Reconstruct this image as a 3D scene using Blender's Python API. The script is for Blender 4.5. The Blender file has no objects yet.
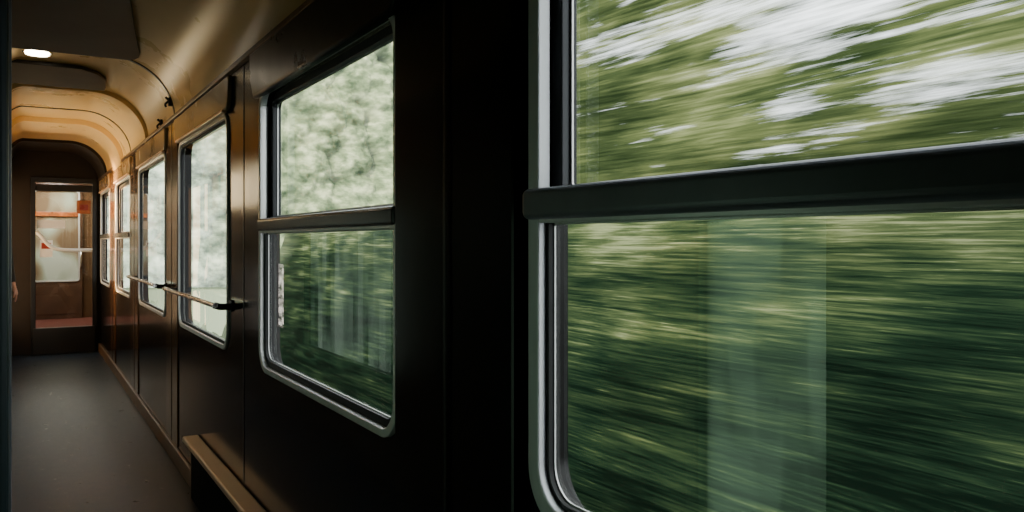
import bpy, bmesh, math, random
from mathutils import Vector, Matrix, noise
random.seed(4)
S=bpy.context.scene
COL=S.collection
D=0.777; LW=-0.20; CAMZ=1.32; YE=10.9; YB=-1.2

# ---------------------------------------------------------------- materials
def newmat(name):
    m=bpy.data.materials.new(name); m.use_nodes=True
    nt=m.node_tree; nt.nodes.clear()
    out=nt.nodes.new('ShaderNodeOutputMaterial')
    return m,nt,out
def N(nt,t,**kw):
    n=nt.nodes.new(t)
    for k,v in kw.items():
        if k in n.inputs: n.inputs[k].default_value=v
        else: setattr(n,k,v)
    return n
def pmat(name,col,rough=.5,metal=0,var=.25,scale=8,stretch=(1,1,1),bump=.0,emit=None,es=0,rvar=0.1,coat=0,spec=.5):
    m,nt,out=newmat(name)
    b=N(nt,'ShaderNodeBsdfPrincipled',Roughness=rough,Metallic=metal)
    b.inputs['Coat Weight'].default_value=coat
    b.inputs['Specular IOR Level'].default_value=spec
    tc=N(nt,'ShaderNodeTexCoord'); mp=N(nt,'ShaderNodeMapping'); mp.inputs['Scale'].default_value=stretch
    nt.links.new(tc.outputs['Object'],mp.inputs[0])
    no=N(nt,'ShaderNodeTexNoise',Scale=scale,Detail=6.0,Roughness=.6)
    nt.links.new(mp.outputs[0],no.inputs['Vector'])
    r=N(nt,'ShaderNodeValToRGB')
    r.color_ramp.elements[0].position=.3; r.color_ramp.elements[1].position=.7
    r.color_ramp.elements[0].color=(*[c*(1-var) for c in col],1)
    r.color_ramp.elements[1].color=(*[min(1,c*(1+var)) for c in col],1)
    nt.links.new(no.outputs['Fac'],r.inputs[0]); nt.links.new(r.outputs[0],b.inputs['Base Color'])
    mr=N(nt,'ShaderNodeMapRange'); mr.inputs['To Min'].default_value=max(.02,rough-rvar); mr.inputs['To Max'].default_value=min(1,rough+rvar)
    nt.links.new(no.outputs['Fac'],mr.inputs['Value']); nt.links.new(mr.outputs[0],b.inputs['Roughness'])
    if bump:
        bp=N(nt,'ShaderNodeBump',Strength=bump,Distance=.01)
        n2=N(nt,'ShaderNodeTexNoise',Scale=scale*8,Detail=4.0); nt.links.new(mp.outputs[0],n2.inputs['Vector'])
        nt.links.new(n2.outputs['Fac'],bp.inputs['Height']); nt.links.new(bp.outputs[0],b.inputs['Normal'])
    if emit:
        b.inputs['Emission Color'].default_value=(*emit,1); b.inputs['Emission Strength'].default_value=es
    nt.links.new(b.outputs[0],out.inputs[0])
    return m
M={}
M['wall']=pmat('dark_laminate',(.0045,.0043,.0040),.16,0,.25,3,(1,1,.3),.010,spec=.20,rvar=.03)
M['pillar']=pmat('sun_tinted_pillar_laminate',(.095,.045,.017),.15,0,.25,3,(1,1,.3),.010,spec=.6,rvar=.04)  # lighter brown copy of the wall laminate, warm sunlight painted into its colour
M['leftwall']=pmat('brown_laminate',(.07,.05,.032),.4,0,.3,3,(1,1,.3))
M['ceil']=pmat('ochre_enamel',(.80,.56,.24),.28,0,.03,2,rvar=.03,spec=.3)
M['ceildark']=pmat('dark_ceiling_panel',(.018,.016,.013),.5,0,.15,2)
M['alum']=pmat('brushed_aluminium',(.78,.78,.76),.38,.45,.06,30,(1,1,.2),rvar=.05)
M['satin']=pmat('satin_grey_metal',(.60,.62,.63),.44,.35,.06,30,(1,1,.2),rvar=.04)
M['chrome']=pmat('chrome',(.85,.84,.82),.16,1,.05,10,rvar=.04)
M['paleenamel']=pmat('pale_enamel',(.75,.76,.74),.2,0,.04,10)
M['darkmetal']=pmat('dark_grey_metal',(.17,.185,.21),.38,.25,.08,12,rvar=.03)
M['barmetal']=pmat('dark_bar_metal',(.018,.019,.020),.22,.1,.12,12,rvar=.03,spec=.4)
M['sash']=pmat('black_sash_metal',(.02,.022,.025),.35,.4,.15,12)
M['rubber']=pmat('black_rubber',(.008,.008,.008),.6,0,.2,20)
M['trimbrown']=pmat('brown_trim',(.12,.065,.028),.35,.2,.25,6)
M['bulkhead']=pmat('dark_brown_bulkhead',(.014,.009,.005),.5,0,.2,6,spec=.3)
M['seam']=pmat('dark_bronze_seam',(.02,.016,.012),.3,.5,.2,6)
M['hood']=pmat('blind_housing',(.010,.008,.007),.3,0,.2,6,spec=.25)
M['hoodlit']=pmat('lit_blind_housing',(.34,.22,.10),.25,0,.08,3)  # tan copy of the dark housing, warm light painted into its colour
M['heater']=pmat('heater_black',(.003,.003,.003),.8,0,.2,6,spec=.2)
M['cap']=pmat('copper_cap',(.95,.64,.40),.28,.10,.04,3,rvar=.01)
M['floor']=pmat('grey_linoleum',(.0050,.0110,.0210),.30,0,.65,18,(1,1,1),.22,rvar=.08,spec=.27)
M['teal']=pmat('dark_teal_paint',(.014,.030,.034),.45,0,.2,5)
M['black']=pmat('black_paint',(.006,.006,.006),.5,0,.2,5)
M['brownpanel']=pmat('brown_door_panel',(.10,.052,.030),.25,0,.25,5)
M['tanpanel']=pmat('tan_panel',(.32,.24,.16),.35,0,.15,5)
M['red']=pmat('red_plastic',(.32,.03,.015),.3,0,.2,9)
M['orange']=pmat('orange_plastic',(.42,.12,.03),.3,0,.5,14)
M['carpet']=pmat('red_brown_carpet',(.12,.024,.013),.9,0,.4,60)
M['white']=pmat('white_paper',(.9,.9,.88),.6,0,.04,5)
M['skin']=pmat('skin',(.55,.30,.22),.5,0,.08,20)
M['shirt']=pmat('dark_grey_shirt',(.018,.019,.022),.85,0,.15,30)
M['trouser']=pmat('dark_trousers',(.012,.014,.020),.85,0,.2,30)
M['shoe']=pmat('pale_shoe',(.35,.33,.32),.6,0,.15,30)
M['hair']=pmat('dark_hair',(.02,.012,.008),.5,0,.3,60)
M['lamp']=pmat('lamp_diffuser',(.9,.85,.75),.4,0,.02,5,emit=(1,.88,.66),es=24)

def math_(nt,op,a,b=None):
    n=nt.nodes.new('ShaderNodeMath'); n.operation=op
    for i,v in enumerate((a,b)):
        if v is None: continue
        if isinstance(v,(int,float)): n.inputs[i].default_value=v
        else: nt.links.new(v,n.inputs[i])
    return n.outputs[0]
def pane_mat():  # mottled tan and green colours paint layered reflections into the pane
    m,nt,out=newmat('pane_reflections')
    tc=N(nt,'ShaderNodeTexCoord'); mp=N(nt,'ShaderNodeMapping'); mp.inputs['Scale'].default_value=(1.0,1,.7)
    nt.links.new(tc.outputs['Object'],mp.inputs[0])
    no=N(nt,'ShaderNodeTexNoise',Scale=3.0,Detail=1.0); nt.links.new(mp.outputs[0],no.inputs['Vector'])
    r=N(nt,'ShaderNodeValToRGB'); cr=r.color_ramp
    pts=[(.36,(.22,.15,.09)),(.46,(.36,.32,.22)),(.54,(.46,.52,.40)),(.62,(.62,.70,.60))]
    while len(cr.elements)<len(pts): cr.elements.new(.5)
    for e,(p,c) in zip(cr.elements,pts): e.position=p; e.color=(*c,1)
    nt.links.new(no.outputs['Fac'],r.inputs[0])
    b=N(nt,'ShaderNodeBsdfPrincipled',Roughness=.12); nt.links.new(r.outputs[0],b.inputs['Base Color']); nt.links.new(b.outputs[0],out.inputs[0]); return m
M['pane_reflect']=pane_mat()
def curtain_mat(name,col,strength,freq=22,span=None,lo=.6,zf=0.):  # cloth emission stands in for daylight behind it
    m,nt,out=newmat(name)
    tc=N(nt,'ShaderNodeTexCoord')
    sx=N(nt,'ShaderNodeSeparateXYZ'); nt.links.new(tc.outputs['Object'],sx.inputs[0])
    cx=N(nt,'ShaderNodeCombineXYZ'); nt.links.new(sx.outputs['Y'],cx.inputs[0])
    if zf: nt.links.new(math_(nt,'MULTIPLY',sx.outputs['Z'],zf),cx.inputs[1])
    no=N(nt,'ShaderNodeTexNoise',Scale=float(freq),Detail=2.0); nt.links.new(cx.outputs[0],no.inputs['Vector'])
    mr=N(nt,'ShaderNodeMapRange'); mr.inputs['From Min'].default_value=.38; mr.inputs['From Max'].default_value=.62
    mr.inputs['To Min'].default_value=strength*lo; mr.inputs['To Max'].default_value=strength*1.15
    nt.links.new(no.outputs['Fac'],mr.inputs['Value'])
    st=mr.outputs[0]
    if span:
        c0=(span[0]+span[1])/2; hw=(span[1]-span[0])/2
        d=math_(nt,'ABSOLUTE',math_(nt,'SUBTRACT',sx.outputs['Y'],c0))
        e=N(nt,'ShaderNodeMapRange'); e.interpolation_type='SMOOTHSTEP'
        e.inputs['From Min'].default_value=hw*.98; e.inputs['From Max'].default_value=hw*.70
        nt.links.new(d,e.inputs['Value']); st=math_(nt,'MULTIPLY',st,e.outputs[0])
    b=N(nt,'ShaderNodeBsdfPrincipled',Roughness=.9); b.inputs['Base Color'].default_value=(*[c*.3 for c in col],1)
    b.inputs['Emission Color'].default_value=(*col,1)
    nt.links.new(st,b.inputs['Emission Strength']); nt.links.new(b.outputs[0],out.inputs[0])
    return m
def glass_mat():
    m,nt,out=newmat('window_glass')
    tr=N(nt,'ShaderNodeBsdfTransparent'); tr.inputs[0].default_value=(.90,.93,.90,1)
    gl=N(nt,'ShaderNodeBsdfGlossy',Roughness=.0)
    g=N(nt,'ShaderNodeNewGeometry')
    dt=nt.nodes.new('ShaderNodeVectorMath'); dt.operation='DOT_PRODUCT'
    nt.links.new(g.outputs['Incoming'],dt.inputs[0]); nt.links.new(g.outputs['Normal'],dt.inputs[1])
    c=math_(nt,'ABSOLUTE',dt.outputs['Value']); f=math_(nt,'POWER',math_(nt,'SUBTRACT',1.0,c),5.0)
    f=math_(nt,'ADD',math_(nt,'MULTIPLY',f,.9),.08)
    mx=N(nt,'ShaderNodeMixShader')
    nt.links.new(f,mx.inputs[0]); nt.links.new(tr.outputs[0],mx.inputs[1]); nt.links.new(gl.outputs[0],mx.inputs[2])
    df=N(nt,'ShaderNodeBsdfDiffuse'); df.inputs[0].default_value=(.8,.8,.75,1)
    tc=N(nt,'ShaderNodeTexCoord'); no=N(nt,'ShaderNodeTexNoise',Scale=60.0,Detail=8.0,Roughness=.75)
    nt.links.new(tc.outputs['Object'],no.inputs['Vector'])
    mr=N(nt,'ShaderNodeMapRange'); mr.inputs['From Min'].default_value=.55; mr.inputs['From Max'].default_value=.85
    mr.inputs['To Min'].default_value=.004; mr.inputs['To Max'].default_value=.07
    nt.links.new(no.outputs['Fac'],mr.inputs['Value'])
    m2=N(nt,'ShaderNodeMixShader'); nt.links.new(mr.outputs[0],m2.inputs[0]); nt.links.new(mx.outputs[0],m2.inputs[1]); nt.links.new(df.outputs[0],m2.inputs[2])
    nt.links.new(m2.outputs[0],out.inputs[0]); return m
M['glass']=glass_mat()

def streak_mat(name,ramp,gap=None,fy=.45,fz=7.0,zbias=None,hazeY=None,w=(.34,.36,.30),fleck=0.):
    m,nt,out=newmat(name)
    g=N(nt,'ShaderNodeNewGeometry'); sx=N(nt,'ShaderNodeSeparateXYZ'); nt.links.new(g.outputs['Position'],sx.inputs[0])
    Y=sx.outputs['Y']; Z=sx.outputs['Z']
    def streak(a,b,det,off,rg=.6):
        c=N(nt,'ShaderNodeCombineXYZ'); nt.links.new(math_(nt,'MULTIPLY',Y,a),c.inputs[0]); nt.links.new(math_(nt,'MULTIPLY',Z,b),c.inputs[1]); c.inputs[2].default_value=off
        n=N(nt,'ShaderNodeTexNoise',Scale=1.0,Detail=det,Roughness=rg); nt.links.new(c.outputs[0],n.inputs['Vector']); return n.outputs['Fac']
    s1=streak(fy,fz,3.0,0.0); s2=streak(fy*1.8,fz*4.5,5.0,7.3,.7); s3=streak(.5,1.6,2.0,3.1)
    v=math_(nt,'ADD',math_(nt,'MULTIPLY',s1,w[0]),math_(nt,'ADD',math_(nt,'MULTIPLY',s2,w[1]),math_(nt,'MULTIPLY',s3,w[2])))
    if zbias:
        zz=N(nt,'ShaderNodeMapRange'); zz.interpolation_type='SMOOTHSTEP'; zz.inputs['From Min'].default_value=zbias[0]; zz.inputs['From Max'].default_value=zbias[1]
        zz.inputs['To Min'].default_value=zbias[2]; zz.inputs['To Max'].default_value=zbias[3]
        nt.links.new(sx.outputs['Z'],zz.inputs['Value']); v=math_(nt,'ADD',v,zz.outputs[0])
    if fleck:
        s4=streak(fy*4,fz*7,3.0,51.0,.6)
        fk=N(nt,'ShaderNodeMapRange'); fk.inputs['From Min'].default_value=.60; fk.inputs['From Max'].default_value=.74; fk.inputs['To Max'].default_value=fleck
        nt.links.new(s4,fk.inputs['Value']); v=math_(nt,'ADD',v,fk.outputs[0])
    r=N(nt,'ShaderNodeValToRGB'); cr=r.color_ramp
    while len(cr.elements)<len(ramp): cr.elements.new(.5)
    for e,(p,c) in zip(cr.elements,ramp): e.position=p; e.color=(*c,1)
    nt.links.new(v,r.inputs[0])
    b=N(nt,'ShaderNodeBsdfDiffuse')
    colout=r.outputs[0]
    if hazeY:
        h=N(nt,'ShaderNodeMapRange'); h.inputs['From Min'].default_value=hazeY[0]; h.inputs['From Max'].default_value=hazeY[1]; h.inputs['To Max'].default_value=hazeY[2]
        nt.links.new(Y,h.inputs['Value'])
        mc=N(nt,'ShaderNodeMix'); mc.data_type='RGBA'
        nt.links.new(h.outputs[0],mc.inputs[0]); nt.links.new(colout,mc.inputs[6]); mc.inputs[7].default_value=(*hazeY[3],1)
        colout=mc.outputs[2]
    nt.links.new(colout,b.inputs[0])
    sh=b.outputs[0]
    if gap:
        ga=streak(fy*.8,fz*.35,3.0,27.0); gb=streak(fy*1.5,fz*2.5,5.0,33.0,.7)
        gv=math_(nt,'ADD',math_(nt,'MULTIPLY',ga,.60),math_(nt,'MULTIPLY',gb,.40))
        zz=N(nt,'ShaderNodeMapRange'); zz.inputs['From Min'].default_value=gap[0]; zz.inputs['From Max'].default_value=gap[1]; zz.inputs['To Min'].default_value=gap[3]; zz.inputs['To Max'].default_value=gap[2]
        nt.links.new(sx.outputs['Z'],zz.inputs['Value'])
        yy=N(nt,'ShaderNodeMapRange'); yy.inputs['From Min'].default_value=5.8; yy.inputs['From Max'].default_value=8.2; yy.inputs['To Min'].default_value=0; yy.inputs['To Max'].default_value=-.09
        nt.links.new(Y,yy.inputs['Value'])
        gv=math_(nt,'ADD',math_(nt,'ADD',gv,zz.outputs[0]),yy.outputs[0])
        gr=N(nt,'ShaderNodeMapRange'); gr.inputs['From Min'].default_value=.46; gr.inputs['From Max'].default_value=.64
        nt.links.new(gv,gr.inputs['Value'])
        tr=N(nt,'ShaderNodeBsdfTransparent'); mx=N(nt,'ShaderNodeMixShader')
        nt.links.new(gr.outputs[0],mx.inputs[0]); nt.links.new(sh,mx.inputs[1]); nt.links.new(tr.outputs[0],mx.inputs[2]); sh=mx.outputs[0]
    nt.links.new(sh,out.inputs[0]); return m
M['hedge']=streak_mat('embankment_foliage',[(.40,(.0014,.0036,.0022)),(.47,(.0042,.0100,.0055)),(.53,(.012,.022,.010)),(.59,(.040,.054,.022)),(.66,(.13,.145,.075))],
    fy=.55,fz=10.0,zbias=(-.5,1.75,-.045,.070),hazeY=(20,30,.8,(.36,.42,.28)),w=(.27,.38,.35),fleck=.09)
M['trees']=streak_mat('passing_trees',[(.40,(.009,.016,.006)),(.47,(.026,.037,.014)),(.53,(.060,.074,.028)),(.60,(.13,.145,.065)),(.68,(.30,.31,.20))],
    gap=(1.8,3.8,.035,-.12),fy=.42,fz=6.0,zbias=(1.2,2.8,.06,0),w=(.30,.30,.40))
def hill_mat():
    m,nt,out=newmat('wooded_hill')
    g=N(nt,'ShaderNodeNewGeometry')
    sx=N(nt,'ShaderNodeSeparateXYZ'); nt.links.new(g.outputs['Position'],sx.inputs[0])
    cx=N(nt,'ShaderNodeCombineXYZ'); nt.links.new(math_(nt,'MULTIPLY',sx.outputs['X'],.8),cx.inputs[0]); nt.links.new(sx.outputs['Z'],cx.inputs[2])
    v=N(nt,'ShaderNodeTexNoise',Scale=.55,Detail=8.0,Roughness=.66); nt.links.new(cx.outputs[0],v.inputs['Vector'])
    r=N(nt,'ShaderNodeValToRGB'); cr=r.color_ramp; cr.elements.new(.5)
    for e,(p,c) in zip(cr.elements,[(.36,(.035,.060,.03)),(.5,(.16,.20,.095)),(.64,(.44,.46,.26))]): e.position=p; e.color=(*c,1)
    nt.links.new(v.outputs['Fac'],r.inputs[0])
    b=N(nt,'ShaderNodeBsdfPrincipled',Roughness=1.0); b.inputs['Specular IOR Level'].default_value=0
    nt.links.new(r.outputs[0],b.inputs['Base Color'])
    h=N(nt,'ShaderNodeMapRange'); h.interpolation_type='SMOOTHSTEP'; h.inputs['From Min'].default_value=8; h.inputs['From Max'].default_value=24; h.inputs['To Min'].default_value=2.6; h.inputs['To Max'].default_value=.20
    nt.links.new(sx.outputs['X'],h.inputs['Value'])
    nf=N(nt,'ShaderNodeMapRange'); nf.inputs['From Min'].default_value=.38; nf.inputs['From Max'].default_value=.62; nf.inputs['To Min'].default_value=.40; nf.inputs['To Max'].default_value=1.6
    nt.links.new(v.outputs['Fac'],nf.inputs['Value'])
    b.inputs['Emission Color'].default_value=(.86,.98,.88,1); nt.links.new(math_(nt,'MULTIPLY',h.outputs[0],nf.outputs[0]),b.inputs['Emission Strength'])  # emission paints haze and far brightness into the hill
    nt.links.new(b.outputs[0],out.inputs[0]); return m
M['hill']=hill_mat()

# ---------------------------------------------------------------- helpers
def add(name,mesh,mat=None,parent=None,smooth=False):
    o=bpy.data.objects.new(name,mesh); COL.objects.link(o)
    if mat is not None:
        mesh.materials.clear(); mesh.materials.append(mat)
    if smooth:
        for p in mesh.polygons: p.use_smooth=True
    if parent: o.parent=parent
    return o
def empty(name,loc=(0,0,0)):
    o=bpy.data.objects.new(name,None); o.location=loc; o.empty_display_size=.05; COL.objects.link(o); return o
def tag(o,label,cat,kind=None,group=None):
    o['label']=label; o['category']=cat
    if kind: o['kind']=kind
    if group: o['group']=group
    return o
def reparent(children,e):
    for c in children:
        c.parent=e; c.matrix_parent_inverse=Matrix.Translation(-Vector(e.location))
def from_curve(cu):
    o=bpy.data.objects.new('tmp',cu); COL.objects.link(o)
    dg=bpy.context.evaluated_depsgraph_get()
    me=bpy.data.meshes.new_from_object(o.evaluated_get(dg))
    bpy.data.objects.remove(o); bpy.data.curves.remove(cu)
    return me
def plate(name,outer,holes,a,b,mat,bevel=0.,plane='YZ',parent=None):
    cu=bpy.data.curves.new('c','CURVE'); cu.dimensions='2D'; cu.fill_mode='BOTH'
    for loop in [outer]+holes:
        sp=cu.splines.new('POLY'); sp.points.add(len(loop)-1)
        for p,(x,y) in zip(sp.points,loop): p.co=(x,y,0,1)
        sp.use_cyclic_u=True
    cu.extrude=max(0,abs(b-a)/2-bevel); cu.bevel_depth=bevel; cu.bevel_resolution=3
    if bevel: cu.offset=-bevel
    me=from_curve(cu)
    mid=(a+b)/2
    if plane=='YZ': mt=Matrix(((0,0,1,mid),(1,0,0,0),(0,1,0,0),(0,0,0,1)))
    elif plane=='XZ': mt=Matrix(((1,0,0,0),(0,0,-1,mid),(0,1,0,0),(0,0,0,1)))
    else: mt=Matrix.Translation((0,0,mid))
    me.transform(mt)
    return add(name,me,mat,parent)
def ngon(name,outer,x,mat,plane='YZ'):
    me=bpy.data.meshes.new(name)
    co=[(x,p,q) if plane=='YZ' else (p,x,q) for p,q in outer]
    me.from_pydata(co,[],[list(range(len(co)))]); return add(name,me,mat)
def rr(x0,x1,y0,y1,r,rt=None,n=10):
    rt=r if rt is None else rt
    pts=[]
    for cx,cy,rad,a0 in ((x1-r,y0+r,r,-90),(x1-rt,y1-rt,rt,0),(x0+rt,y1-rt,rt,90),(x0+r,y0+r,r,180)):
        if rad<1e-4: pts.append((cx,cy)); continue
        for i in range(n+1):
            t=math.radians(a0+90*i/n); pts.append((cx+rad*math.cos(t),cy+rad*math.sin(t)))
    return pts
def rect(x0,x1,y0,y1): return [(x0,y0),(x1,y0),(x1,y1),(x0,y1)]
def box(name,x0,x1,y0,y1,z0,z1,mat,bev=.003,parent=None,seg=2):
    bm=bmesh.new(); bmesh.ops.create_cube(bm,size=1)
    for v in bm.verts: v.co=Vector(((x0+x1)/2+v.co.x*(x1-x0),(y0+y1)/2+v.co.y*(y1-y0),(z0+z1)/2+v.co.z*(z1-z0)))
    if bev: bmesh.ops.bevel(bm,geom=bm.edges[:],offset=bev,segments=seg,affect='EDGES',profile=.5)
    me=bpy.data.meshes.new(name); bm.to_mesh(me); bm.free()
    return add(name,me,mat,parent)
def tube(name,pts,r,mat,parent=None,smoothpath=False):
    cu=bpy.data.curves.new('c','CURVE'); cu.dimensions='3D'; cu.bevel_depth=r; cu.bevel_resolution=5; cu.use_fill_caps=True
    sp=cu.splines.new('NURBS' if smoothpath else 'POLY'); sp.points.add(len(pts)-1)
    for p,c in zip(sp.points,pts): p.co=(*c,1)
    if smoothpath: sp.use_endpoint_u=True; sp.order_u=3; sp.resolution_u=8
    return add(name,from_curve(cu),mat,parent,True)
def sweep(name,prof,y0,y1,mat,ny=1):
    bm=bmesh.new(); rows=[]
    for j in range(ny+1):
        y=y0+(y1-y0)*j/ny
        rows.append([bm.verts.new((x,y,z)) for x,z in prof])
    for j in range(ny):
        for i in range(len(prof)-1): bm.faces.new((rows[j][i],rows[j][i+1],rows[j+1][i+1],rows[j+1][i]))
    me=bpy.data.meshes.new(name); bm.to_mesh(me); bm.free()
    return add(name,me,mat,None,True)
def disc(name,cx,cy,z0,z1,r,mat,parent=None):
    bm=bmesh.new()
    bmesh.ops.create_cone(bm,cap_ends=True,segments=48,radius1=r,radius2=r*.93,depth=abs(z1-z0))
    bmesh.ops.rotate(bm,verts=bm.verts,matrix=Matrix.Rotation(math.pi,3,'X'))
    for v in bm.verts: v.co+=Vector((cx,cy,(z0+z1)/2))
    me=bpy.data.meshes.new(name); bm.to_mesh(me); bm.free(); return add(name,me,mat,parent)

# ---------------------------------------------------------------- shell
ZC=2.42; ZS=2.07
fl=box('floor',-1.3,D+.07,YB,YE+.02,-.05,0,M['floor'],0); tag(fl,'dark blue-grey worn linoleum corridor floor','floor','structure')
WIN=[(1.20+1.92*k-1.30,1.20+1.92*k) for k in range(6)]
WIN[1]=(1.790,3.12); WIN[2]=(3.70,5.04); WIN[3]=(5.56,6.98)
WIN[5]=(9.50,10.72)
WZ0,WZ1=.83,1.90
holes=[rr(a+.012,b-.012,WZ0+.012,WZ1-.012,.09,.07) for a,b in WIN]
wr=plate('wall_right',rect(YB,YE,0,2.6),holes,D,D+.065,M['wall']); tag(wr,'dark brown laminate wall with a row of train windows','wall','structure')
LO=[(1.36,1.88,.40,1.405),(4.00,5.95,.55,1.50),(6.95,7.80,1.66,2.02),(7.95,8.85,1.66,2.02),(10.02,10.8,.35,2.0),(6.50,6.86,.62,1.14)]  # last opening holds an added pale strip standing for a reflected figure
lh=[rect(*h) for h in LO]
outer=[(YB,0),(9.15,0),(9.15,2.0),(9.95,2.0),(9.95,0),(YE,0),(YE,2.6),(YB,2.6)]
wl=plate('wall_left',outer,lh,LW-.04,LW,M['leftwall']); tag(wl,'brown laminate compartment wall with openings for the added glowing curtains','wall','structure')
DX0,DX1,DZ1=.075,.725,2.06
we=plate('wall_front',[(LW,0),(DX0,0),(DX0,DZ1),(DX1,DZ1),(DX1,0),(D,0),(D,2.6),(LW,2.6)],[],YE,YE+.06,M['bulkhead'],plane='XZ'); tag(we,'dark brown end wall around the vestibule doorway','wall','structure')
wb=box('wall_back',LW-.04,D+.06,YB-.06,YB,0,2.6,M['wall'],0); tag(wb,'dark laminate wall closing the corridor','wall','structure')
cs=plate('wall_compartment',rect(YB,YE,0,2.6),[],-1.3,-1.25,M['leftwall']); tag(cs,'brown far wall of the compartments','wall','structure')
for i,y in enumerate((YB-.03,3.6,9.0,YE-.02)):
    p=box('wall_partition' if i==0 else 'wall_partition.%03d'%i,-1.27,LW-.04,y,y+.04,0,2.55,M['leftwall'],0); tag(p,'brown partition between compartments','wall','structure')
rf=box('roof',-1.3,D+.07,YB-.06,YE+1.8,2.56,2.62,M['black'],0); tag(rf,'dark outer roof of the carriage','roof','structure')
prof=[]
for i in range(19):
    t=math.pi/2*i/18; prof.append((D-.37+.37*math.cos(t),ZS+(ZC-ZS)*math.sin(t)))
for i in range(1,15):
    t=math.pi/2*(1-i/14); prof.append((LW+.20-.20*math.cos(t),ZS+(ZC-ZS)*math.sin(t)))
ce=sweep('ceiling',prof,YB,YE,M['ceil'],ny=12); tag(ce,'ochre enamelled curved train ceiling','ceiling','structure')
def arch(name,y0,y1,inset,mat):
    c=Vector((.28,1.6)); bm=bmesh.new()
    inner=[(x+(c.x-x)*inset*1.2,z-inset*1.0) for x,z in prof]
    rings=[]
    for y,pr in ((y0,prof),(y0,inner),(y1,inner),(y1,prof)):
        rings.append([bm.verts.new((x,y,z)) for x,z in pr])
    for a,b in zip(rings,rings[1:]):
        for i in range(len(prof)-1): bm.faces.new((a[i],a[i+1],b[i+1],b[i]))
    me=bpy.data.meshes.new(name); bm.to_mesh(me); bm.free()
    o=add(name,me,mat,None,True); me.set_sharp_from_angle(angle=math.radians(35)); return o
for i,(a,b,ins,mt) in enumerate([(5.20,5.23,.006,'seam'),(6.42,6.50,.030,'ceil'),(7.55,7.575,.006,'seam'),(8.15,8.9,.045,'ceil'),(9.9,YE-.01,.03,'bulkhead')]):
    o=arch('trim_%d'%(i+1),a,b,ins,M[mt]); tag(o,'curved arch section running across the ceiling' if mt!='seam' else 'thin dark joint strip across the ceiling','ceiling rib','structure')
def cpanel(name,pts,z0,z1,mat): return plate(name,pts,[],z0,z1,mat,bevel=.004,plane='XY')
p1=[(LW+.04,YB+.1),(.30,YB+.1),(.32,2.6),(.345,3.3),(.40,3.9),(.47,4.4),(.53,4.8),(.555,4.95),(.56,5.05),(.545,5.12),(.51,5.15),(LW+.04,5.15)]
o=cpanel('ceiling_panel',p1,ZC-.040,ZC-.020,M['ceildark']); tag(o,'dark flat ceiling panel with a curved edge','ceiling panel','structure')
p2=[(LW+.04,5.62),(.30,5.62),(.40,5.75),(.46,5.95),(.48,6.2),(.48,6.35),(LW+.04,6.35)]
o=cpanel('ceiling_panel.001',p2,ZC-.03,ZC-.006,M['ceildark']); tag(o,'dark flat ceiling panel with a curved edge','ceiling panel','structure')
LY=5.33
L=empty('ceiling_lamp',(.06,LY,ZC))
c=[disc('lamp_rim',.06,LY,ZC-.016,ZC,.080,M['chrome']),disc('lamp_diffuser',.06,LY,ZC-.026,ZC-.016,.064,M['lamp'])]
reparent(c,L); tag(L,'round ceiling lamp glowing warm white','lamp')

ti=6
for y in (1.50,3.42,5.30,7.28,9.23):
    xo=.028 if y<2 else (0 if y<4 else .006)
    o=box('trim_%d'%ti,D-.002-xo,D+.001-xo,y-.006,y+.006,.32 if y<4 else .10,ZS-.02,M['seam'],.001); tag(o,'thin dark vertical joint strip on the wall','wall strip','structure'); ti+=1
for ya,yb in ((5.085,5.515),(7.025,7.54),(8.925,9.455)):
    o=box('trim_%d'%ti,D-.006,D,ya,yb,.10,ZS-.015,M['pillar'],.003); tag(o,'glossy pillar panel between two windows, warm sunlight painted in its brown','pillar panel','structure'); ti+=1
o=box('trim_%d'%ti,D-.022,D,1.235,1.785,.315,ZS-.015,M['wall'],.008); tag(o,'raised dark pillar cover panel between two windows','pillar panel','structure'); ti+=1
bb=box('baseboard_right',D-.02,D,YB,YE,0,.095,M['trimbrown'],.004); tag(bb,'brown skirting board along the window wall','baseboard','structure')
lip=box('trim_%d'%ti,D-.022,D+.001,YB,YE,ZS-.012,ZS+.012,M['trimbrown'],.004); tag(lip,'brown moulding where ceiling cove meets wall','moulding','structure'); ti+=1

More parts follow.
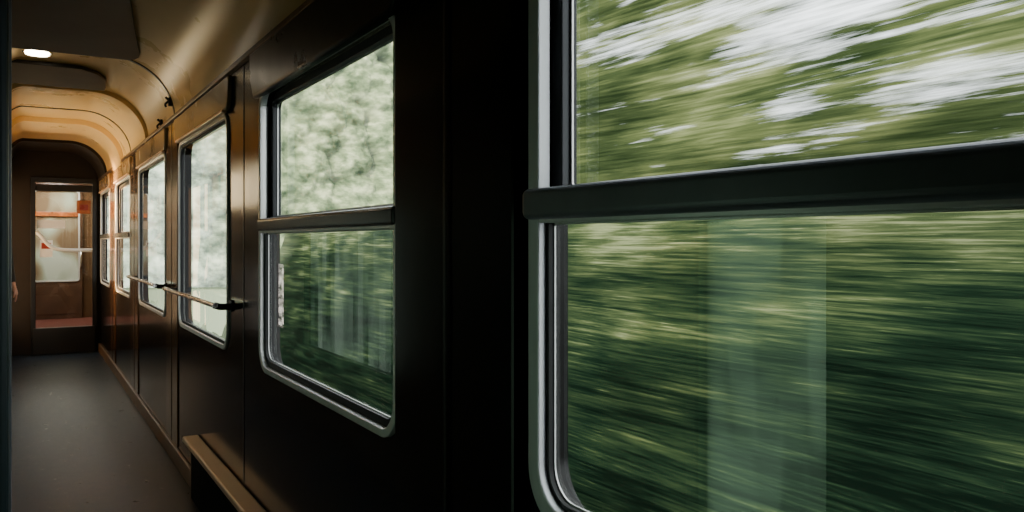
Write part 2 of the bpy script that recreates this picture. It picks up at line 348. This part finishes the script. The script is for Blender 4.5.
# ---------------------------------------------------------------- windows
BZ0,BZ1=1.359,1.413
for k,(a,b) in enumerate(WIN):
    ch=[]
    X=D
    pr_=.014 if k<2 else .009
    fw=.034 if k==0 else .022
    ch.append(plate('frame',rr(a,b,WZ0,WZ1,.10,.08),[rr(a+fw,b-fw,WZ0+fw,WZ1-fw,.104-fw,.084-fw)],X-pr_,X+.012,M['satin'] if k==0 else M['alum'],.0035))
    g0=fw-.008
    if k in (2,3):
        ch.append(plate('gasket',rr(a+g0,b-g0,WZ0+g0,WZ1-g0,.10-g0,.08-g0),[rr(a+.036,b-.036,WZ0+.036,WZ1-.036,.064,.046)],X+.002,X+.012,M['rubber']))
        ch.append(ngon('glass',rr(a+.032,b-.032,WZ0+.032,WZ1-.032,.066,.049),X+.009,M['glass']))
    else:
        gi=.044
        ch.append(plate('lower_gasket',rr(a+g0,b-g0,WZ0+g0,BZ0+.012,.10-g0,.001),[rr(a+gi,b-gi,WZ0+gi,BZ0-.006,.058,.004)],X+.002,X+.022,M['rubber']))
        ch.append(plate('lower_bead',rr(a+gi-.004,b-gi+.004,WZ0+gi-.004,BZ0-.002,.062,.004),[rr(a+gi+.003,b-gi-.003,WZ0+gi+.003,BZ0-.009,.056,.004)],X+.012,X+.015,M['alum']))
        ch.append(ngon('lower_glass',rr(a+.040,b-.040,WZ0+.040,BZ0-.002,.062,.004),X+.018,M['glass']))
        ch.append(plate('upper_sash',rr(a+.018,b-.018,BZ1-.02,WZ1-.018,.001,.06),[rr(a+.048,b-.048,BZ1+.004,WZ1-.048,.004,.03)],X+.026,X+.060,M['sash'],.003))
        ch.append(plate('upper_bead',rr(a+.044,b-.044,BZ1,WZ1-.044,.004,.03),[rr(a+.054,b-.054,BZ1+.008,WZ1-.054,.004,.025)],X+.044,X+.048,M['alum']))
        ch.append(ngon('upper_glass',rr(a+.046,b-.046,BZ1,WZ1-.046,.004,.03),X+.053,M['glass']))
        if k==0:
            ch.append(box('crossbar',X-.034,X+.03,a-.004,b-.006,BZ0,BZ1,M['darkmetal'],.013,seg=6))
        else:
            ch.append(box('crossbar',X-.022,X+.03,a+.002,b-.002,BZ0+.002,BZ1-.004,M['barmetal'],.012,seg=6))
        ch.append(box('crossbar_lip',X-.012,X+.02,a+.02,b-.02,BZ0-.006,BZ0+.003,M['alum'],.002))
    zb=WZ1-.03 if k<2 else WZ1+.005
    pr=[(a-.01,zb),(b+.01,zb),(b+.04,WZ1+.02),(b+.06,WZ1+.05),(b+.07,ZS-.02),(a-.07,ZS-.02),(a-.06,WZ1+.05),(a-.04,WZ1+.02)]
    ch.append(plate('blind_housing',pr,[],X-(.034 if k<2 else .020),X,M['hood'] if k<2 else M['hoodlit'],.010 if k<2 else .007))
    if k>1: ch.append(box('blind_slot',X-.028,X-.005,a+.02,b-.02,WZ1-.002,WZ1+.012,M['cap'],.003))
    e=empty('window_%d'%(k+1),(X,(a+b)/2,WZ0)); reparent(ch,e)
    tag(e,'single-pane train window with rounded silver frame' if k in (2,3) else 'two-pane train window with rounded aluminium frame and dark crossbar','window','structure')

def handrail(name,y0,y1,z):
    xs=D-.075
    ch=[tube('rail',[(xs,y0,z),(xs,y1,z)],.012,M['chrome'])]
    for y in (y0+.03,y1-.03):
        ch.append(tube('bracket',[(D-.001,y,z-.01),(D-.05,y,z-.008),(xs,y,z)],.015,M['black']))
        ch.append(box('mounting_plate',D-.008,D,y-.03,y+.03,z-.03,z+.02,M['black'],.003))
    e=empty(name,(D,(y0+y1)/2,z)); reparent(ch,e); tag(e,'polished round handrail on black brackets across a window','handrail',group='window handrails'); return e
handrail('handrail',3.62,5.10,1.045); handrail('handrail.001',5.50,7.06,1.045)

def hook(name,y,z,x):
    ch=[box('back_plate',x-.006,x+.06,y-.016,y+.016,z-.026,z+.026,M['black'],.004),
        tube('hook_arm',[(x,y,z+.005),(x-.018,y,z-.008),(x-.026,y,z-.022),(x-.018,y,z-.034)],.006,M['black'],smoothpath=True),
        tube('hook_knob',[(x,y,z+.010),(x-.014,y,z+.018),(x-.022,y,z+.026)],.007,M['black'],smoothpath=True)]
    e=empty(name,(x,y,z)); reparent(ch,e); tag(e,'small black metal coat hook above the pillar','coat hook',group='coat hooks')
hook('coat_hook',5.22,2.17,D-.03); hook('coat_hook.001',5.70,2.10,D-.012)

ch=[box('casing',.730,D-.001,YB+.02,4.38,.0,.285,M['heater'],.004),box('top_cap',.694,D-.001,YB+.02,4.43,.284,.314,M['cap'],.012,seg=7)]
ch+= [box('vent',.727,.732,y,y+.35,.09,.22,M['heater'],.001) for y in (0.2,1.0,1.8,2.6,3.4)]
e=empty('heater',(.73,2,0)); reparent(ch,e); tag(e,'low black heater casing with a coppery metal cap along the wall','heater')

ch=[box('post',LW+.002,-.035,2.30,2.62,0,ZS,M['teal'],.012),box('edge_strip',-.038,-.030,2.44,2.50,0,ZS,M['darkmetal'],.002)]
e=empty('door_post',(-.1,2.45,0)); reparent(ch,e); tag(e,'dark teal door post standing out from the compartment wall','door post')
o=box('door_post.001',LW+.002,-.12,7.15,7.25,0,ZS,M['black'],.01); tag(o,'slim black door post between compartments','door post')
o=box('door_post.002',LW+.002,-.12,8.90,9.05,0,ZS,M['trimbrown'],.01); tag(o,'slim brown door post beside the open compartment','door post')

cm=[((.46,.72,.50),1.3,5,.5,.5),((.60,.75,.62),.60,5,0.,.15),((1,.80,.48),13,20,.8,0),((1,.76,.42),14,20,.6,0),((1,.66,.36),4,20,.6,0),((1,.9,.8),3.4,14,0.,1.2)]  # pale ones glow for pane reflections; warm ones added unseen to light the cove
for i,((a,b,z0,z1),(c,s,f,lo,zf)) in enumerate(zip(LO,cm)):
    bm=bmesh.new(); n=120; rows=[]
    for z in (z0-.02,z1+.02):
        rows.append([bm.verts.new((LW-.07+.012*math.sin((a+(b-a)*j/n)*70),a-.02+(b-a+.04)*j/n,z)) for j in range(n+1)])
    for j in range(n): bm.faces.new((rows[0][j],rows[0][j+1],rows[1][j+1],rows[1][j]))
    me=bpy.data.meshes.new('glow_curtain'); bm.to_mesh(me); bm.free()
    o=add('glow_curtain' if i==0 else 'glow_curtain.%03d'%i,me,curtain_mat('curtain_glow_cloth_%d'%i,c,s,f,(a,b) if i==0 else None,lo,zf),None,True)
    tag(o,'pale pleated curtain emitting its own light, added for window reflections' if i in (0,1,5) else 'warm orange pleated curtain emitting its own light, added to warm ceiling and walls','glow_curtain',group='added glowing curtains')

# ---------------------------------------------------------------- end vestibule
VY=YE+1.35
o=box('floor_vestibule',LW,D,YE+.06,VY,.24,.30,M['carpet'],0); tag(o,'red-brown carpeted raised vestibule floor','floor','structure')
o=box('trim_%d'%ti,DX0,DX1,YE-.05,YE+.06,0,.31,M['black'],.006); tag(o,'black step riser under the doorway','step','structure'); ti+=1
o=plate('wall_vestibule',rect(YE+.06,VY,0,2.5),[],DX1+.08,DX1+.12,M['tanpanel']); tag(o,'tan vestibule side wall','wall','structure')
o=plate('wall_vestibule.001',rect(YE+.06,VY,0,2.5),[],-.06,-.02,M['tanpanel']); tag(o,'tan vestibule side wall','wall','structure')
o=plate('ceiling_vestibule',rect(-.06,D+.05,YE+.06,VY),[],2.2,2.23,M['tanpanel'],plane='XY'); tag(o,'tan vestibule ceiling','ceiling','structure')
o=plate('wall_vestibule.002',rect(-.06,D+.05,0,2.5),[],VY,VY+.04,M['trimbrown'],plane='XZ'); tag(o,'brown vestibule end wall','wall','structure')
fr=plate('frame',[(DX0-.02,0),(DX0+.03,0),(DX0+.03,DZ1-.04),(DX1-.03,DZ1-.04),(DX1-.03,0),(DX1+.02,0),(DX1+.02,DZ1+.02),(DX0-.02,DZ1+.02)],[],YE-.03,YE+.02,M['sash'],.004,plane='XZ')
tr=box('transom',DX0+.03,DX1-.03,YE-.01,YE+.02,1.92,2.0,M['black'],.004)
GY=YE+.03
gp=ngon('glass_leaf',rect(DX0+.03,DX1-.03,.30,1.92),GY,M['glass'],'XZ')
e=empty('door_1',(.4,YE,0)); reparent([fr,tr,gp],e); tag(e,'dark metal framed glass door into the vestibule','door','structure')
ch=[plate('leaf',rect(.06,.66,.30,2.1),[rr(.10,.62,.80,2.0,.04)],VY-.05,VY-.01,M['brownpanel'],.004,plane='XZ'),
    plate('glass_pane',rr(.095,.625,.795,2.005,.04),[],VY-.032,VY-.028,M['pane_reflect'],plane='XZ'),
    plate('pane_trim',rr(.09,.63,.79,2.01,.045),[rr(.11,.61,.81,1.99,.035)],VY-.058,VY-.045,M['alum'],.002,plane='XZ'),
    box('pane_rail',.11,.61,VY-.06,VY-.04,1.66,1.72,M['orange'],.004),
    box('lower_panel',.12,.60,VY-.056,VY-.05,.36,.74,M['brownpanel'],.004),
    tube('handle',[(.64,VY-.05,1.2),(.64,VY-.1,1.2),(.64,VY-.1,1.0),(.64,VY-.05,1.0)],.01,M['chrome'])]
e=empty('door_2',(.37,VY,.3)); reparent(ch,e); tag(e,'brown vestibule door with rounded metal-edged window','door','structure')
g=tube('grab_rail',[(.10,GY-.02,1.44),(.14,GY-.07,1.42),(.21,GY-.08,1.31),(.29,GY-.08,1.24),(.42,GY-.08,1.22),(.70,GY-.02,1.22)],.022,M['paleenamel'],smoothpath=True); tag(g,'bent pale grab rail across the glass door','grab rail')
n=box('notice',.12,.41,GY-.006,GY-.001,1.48,1.58,M['white'],.001); tag(n,'white rectangular notice on the glass door','notice')
ch=[box('board',.15,.28,GY-.006,GY-.001,1.14,1.34,M['white'],.001),box('red_band',.165,.265,GY-.009,GY-.006,1.24,1.31,M['red'],.001)]
e=empty('warning_sign',(.23,GY,1.14)); reparent(ch,e); tag(e,'small red and white warning sign on the glass door','sign')
ch=[box('housing',.53,.68,GY-.03,GY-.001,1.66,1.82,M['orange'],.01),box('lens',.56,.65,GY-.036,GY-.028,1.70,1.77,M['red'],.003)]  # red glow in the door glass built as a small added box
e=empty('red_glow_box',(.60,GY,1.66)); reparent(ch,e); tag(e,'red and orange box on the glass door standing for a red glow','alarm box')

# ---------------------------------------------------------------- person in compartment doorway
def skin_mesh(name,verts,edges,mat,root=0,sub=2,parent=None):
    me=bpy.data.meshes.new(name); me.from_pydata([v[:3] for v in verts],edges,[])
    o=bpy.data.objects.new('tmp',me); COL.objects.link(o)
    md=o.modifiers.new('s','SKIN'); 
    for i,v in enumerate(verts):
        r=v[3]; sv=me.skin_vertices[0].data[i]; sv.radius=(r,v[4] if len(v)>4 else r); sv.use_root=(i==root)
    md.use_smooth_shade=True
    s=o.modifiers.new('d','SUBSURF'); s.levels=sub; s.render_levels=sub
    dg=bpy.context.evaluated_depsgraph_get(); m2=bpy.data.meshes.new_from_object(o.evaluated_get(dg)); bpy.data.objects.remove(o)
    return add(name,m2,mat,parent,True)
PX,PY=-.345,9.55
def P(x,y,z,*r): return (PX+x,PY+y,z,*r)
bv=[P(0,0,.95,.13,.10),P(0,0,1.15,.12,.09),P(0,.01,1.35,.14,.10),P(0,.01,1.45,.08,.07),P(0,0,1.52,.05),P(0,-.01,1.60,.075,.085),P(0,-.01,1.68,.078,.09),P(0,0,1.74,.05,.06),
 P(.17,.01,1.40,.05),P(.20,0,1.12,.038),P(.24,-.06,.90,.026),P(.26,-.08,.84,.028,.016),P(.27,-.085,.80,.026,.014),
 P(-.17,.01,1.40,.05),P(-.22,0,1.12,.038),P(-.235,-.06,.88,.026),P(-.237,-.08,.80,.026,.014),
 P(.09,0,.88,.085),P(.10,-.01,.48,.055),P(.11,.02,.10,.035),P(.12,-.12,.04,.03),
 P(-.09,0,.88,.085),P(-.10,-.01,.48,.055),P(-.11,.02,.10,.035),P(-.12,-.12,.04,.03)]
be=[(0,1),(1,2),(2,3),(3,4),(4,5),(5,6),(6,7),(2,8),(8,9),(9,10),(10,11),(11,12),(2,13),(13,14),(14,15),(15,16),(0,17),(17,18),(18,19),(19,20),(0,21),(21,22),(22,23),(23,24)]
for i,(dy,l) in enumerate(((-.025,.062),(-.009,.072),(.008,.068),(.023,.052))):
    b0=len(bv); bv+= [P(.272,-.085+dy,.79,.009),P(.270,-.088+dy,.79-l*.5,.0085),P(.260,-.09+dy,.79-l,.007)]; be+=[(12,b0),(b0,b0+1),(b0+1,b0+2)]
b0=len(bv); bv+=[P(.258,-.115,.815,.010),P(.252,-.128,.785,.009),P(.248,-.130,.762,.008)]; be+=[(11,b0),(b0,b0+1),(b0+1,b0+2)]
body=skin_mesh('body',bv,be,M['skin'])
shirt=skin_mesh('shirt',[P(0,0,.90,.15,.115),P(0,0,1.15,.14,.105),P(0,.01,1.35,.155,.115),P(0,.01,1.44,.09,.08),P(.17,.01,1.40,.062),P(.20,.0,1.12,.048),P(.24,-.06,.89,.034),P(-.17,.01,1.40,.062),P(-.22,0,1.12,.048),P(-.235,-.06,.89,.036)],[(0,1),(1,2),(2,3),(2,4),(4,5),(5,6),(2,7),(7,8),(8,9)],M['shirt'])
trs=skin_mesh('trousers',[P(0,0,.95,.14,.112),P(.095,0,.86,.098),P(.102,-.01,.48,.072),P(.11,.02,.12,.058),P(-.095,0,.86,.098),P(-.102,-.01,.48,.072),P(-.11,.02,.12,.058)],[(0,1),(1,2),(2,3),(0,4),(4,5),(5,6)],M['trouser'])
shs=[skin_mesh('shoe',[P(s*.11,.05,.045,.04,.042),P(s*.115,-.05,.045,.04,.042),P(s*.12,-.16,.035,.038,.032)],[(0,1),(1,2)],M['shoe']) for s in (1,-1)]
hair=skin_mesh('hair',[P(0,.03,1.66,.08,.085),P(0,.015,1.73,.082,.09),P(0,-.02,1.775,.06,.06)],[(0,1),(1,2)],M['hair'])
face=[]
for s in (1,-1):
    face.append(skin_mesh('eye',[P(s*.030,-.088,1.655,.009),P(s*.030,-.094,1.655,.006)],[(0,1)],M['white'],sub=1))
    face.append(skin_mesh('ear',[P(s*.078,0,1.665,.010,.016),P(s*.082,.004,1.63,.008,.012)],[(0,1)],M['skin'],sub=1))
face.append(skin_mesh('nose',[P(0,-.092,1.655,.008),P(0,-.112,1.618,.012)],[(0,1)],M['skin'],sub=1))
face.append(skin_mesh('mouth',[P(-.022,-.086,1.588,.005),P(0,-.092,1.586,.007),P(.022,-.086,1.588,.005)],[(0,1),(1,2)],M['red'],sub=1))
e=empty('person',(PX,PY,0)); reparent([body,shirt,trs,hair]+shs+face,e); tag(e,'person in dark clothes standing in a compartment doorway, arm hanging','person')

# ---------------------------------------------------------------- outside
def sheet(name,x0f,ya,yb,za,zbf,ny,nz,mat,amp=.15):
    bm=bmesh.new(); rows=[]
    for j in range(ny+1):
        y=ya+(yb-ya)*j/ny; row=[]; zb=zbf(y)
        for i in range(nz+1):
            t=i/nz; z=za+(zb-za)*t
            row.append(bm.verts.new((x0f(y,z)+amp*math.sin(y*.7+z*3)*math.cos(z*2.1),y,z)))
        rows.append(row)
    for j in range(ny):
        for i in range(nz): bm.faces.new((rows[j][i],rows[j+1][i],rows[j+1][i+1],rows[j][i+1]))
    me=bpy.data.meshes.new(name); bm.to_mesh(me); bm.free(); return add(name,me,mat,None,True)
def htop(y):
    t=min(1,max(0,(y-20)/5)); return 1.75-3.2*t*t*(3-2*t)+.35*noise.noise(Vector((y*.8,0,0)))*(y>12)
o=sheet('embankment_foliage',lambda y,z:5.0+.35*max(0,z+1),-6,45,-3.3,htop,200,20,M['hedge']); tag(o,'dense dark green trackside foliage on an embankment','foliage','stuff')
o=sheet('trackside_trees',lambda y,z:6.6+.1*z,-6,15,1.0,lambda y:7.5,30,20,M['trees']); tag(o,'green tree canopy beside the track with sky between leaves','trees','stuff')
random.seed(11)
NXc,NZc=11,12
crowns=[]
for jc in range(-1,NZc):
    for ic in range(-1,NXc):
        crowns.append((7+ic*2.9+random.uniform(-.9,.9)+(jc%2)*1.4,-3.2+jc*2.6+random.uniform(-.8,.8),random.uniform(1.9,2.9)))
bm=bmesh.new(); rows=[]; NX,NZ=210,210
for j in range(NX+1):
    x=7+30*j/NX; row=[]; near=[c for c in crowns if abs(c[0]-x)<3.0]
    for i in range(NZ+1):
        z=-3.2+30*i/NZ; y=92-.55*(x-8)+(z+3)*.45
        best=0
        for cx_,cz_,r_ in near:
            d=((x-cx_)**2+((z-cz_)*.85)**2)/(r_*r_)
            if d<1: best=max(best,r_*1.7*math.sqrt(1-d))
        d2=noise.voronoi(Vector((x*1.3,z*1.5,5.1)))[0][0]
        y-= best+.6*(1-min(1,d2))
        row.append(bm.verts.new((x,y,z)))
    rows.append(row)
for j in range(NX):
    for i in range(NZ): bm.faces.new((rows[j][i],rows[j+1][i],rows[j+1][i+1],rows[j][i+1]))
me=bpy.data.meshes.new('hill'); bm.to_mesh(me); bm.free()
o=add('wooded_hillside',me,M['hill'],None,True); tag(o,'sunlit green wooded hillside with emissive haze painted in','hillside','stuff')
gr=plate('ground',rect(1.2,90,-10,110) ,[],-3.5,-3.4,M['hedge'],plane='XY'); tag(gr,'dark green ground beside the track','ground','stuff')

# ---------------------------------------------------------------- light
w=bpy.data.worlds.new('World'); S.world=w; w.use_nodes=True
bg=w.node_tree.nodes['Background']; bg.inputs[0].default_value=(.92,.96,1,1); bg.inputs[1].default_value=4.4
sun=bpy.data.lights.new('sun','SUN'); sun.energy=8; sun.angle=.03; sun.color=(1,.93,.80)
so=bpy.data.objects.new('sun',sun); COL.objects.link(so)
so.rotation_euler=Vector((.62,.25,-.74)).to_track_quat('-Z','Y').to_euler()
def area(name,loc,direction,sx,sy,e,col,spread=None):
    l=bpy.data.lights.new(name,'AREA'); l.shape='RECTANGLE'; l.size=sx; l.size_y=sy; l.energy=e; l.color=col
    if spread: l.spread=spread
    o=bpy.data.objects.new(name,l); COL.objects.link(o); o.location=loc
    o.rotation_euler=Vector(direction).to_track_quat('-Z','Y').to_euler(); return o
area('vestibule_lamp',(.35,YE+.7,2.18),(0,0,-1),.3,.6,28,(1,.96,.86))
area('compartment_fill',(-.95,9.75,1.75),(1.7,-.8,-.40),.25,.4,100,(1,.56,.24),math.radians(50))  # unseen area lamp added for warm sun-like light on the far pillars

cam=bpy.data.cameras.new('Camera'); co=bpy.data.objects.new('Camera',cam); COL.objects.link(co)
cam.sensor_width=36; cam.lens=36*800/1024; cam.shift_y=-14/1024; cam.clip_start=.02; cam.clip_end=300
co.location=(0,0,CAMZ); co.rotation_euler=(math.pi/2,0,-math.atan(487/800))
S.camera=co
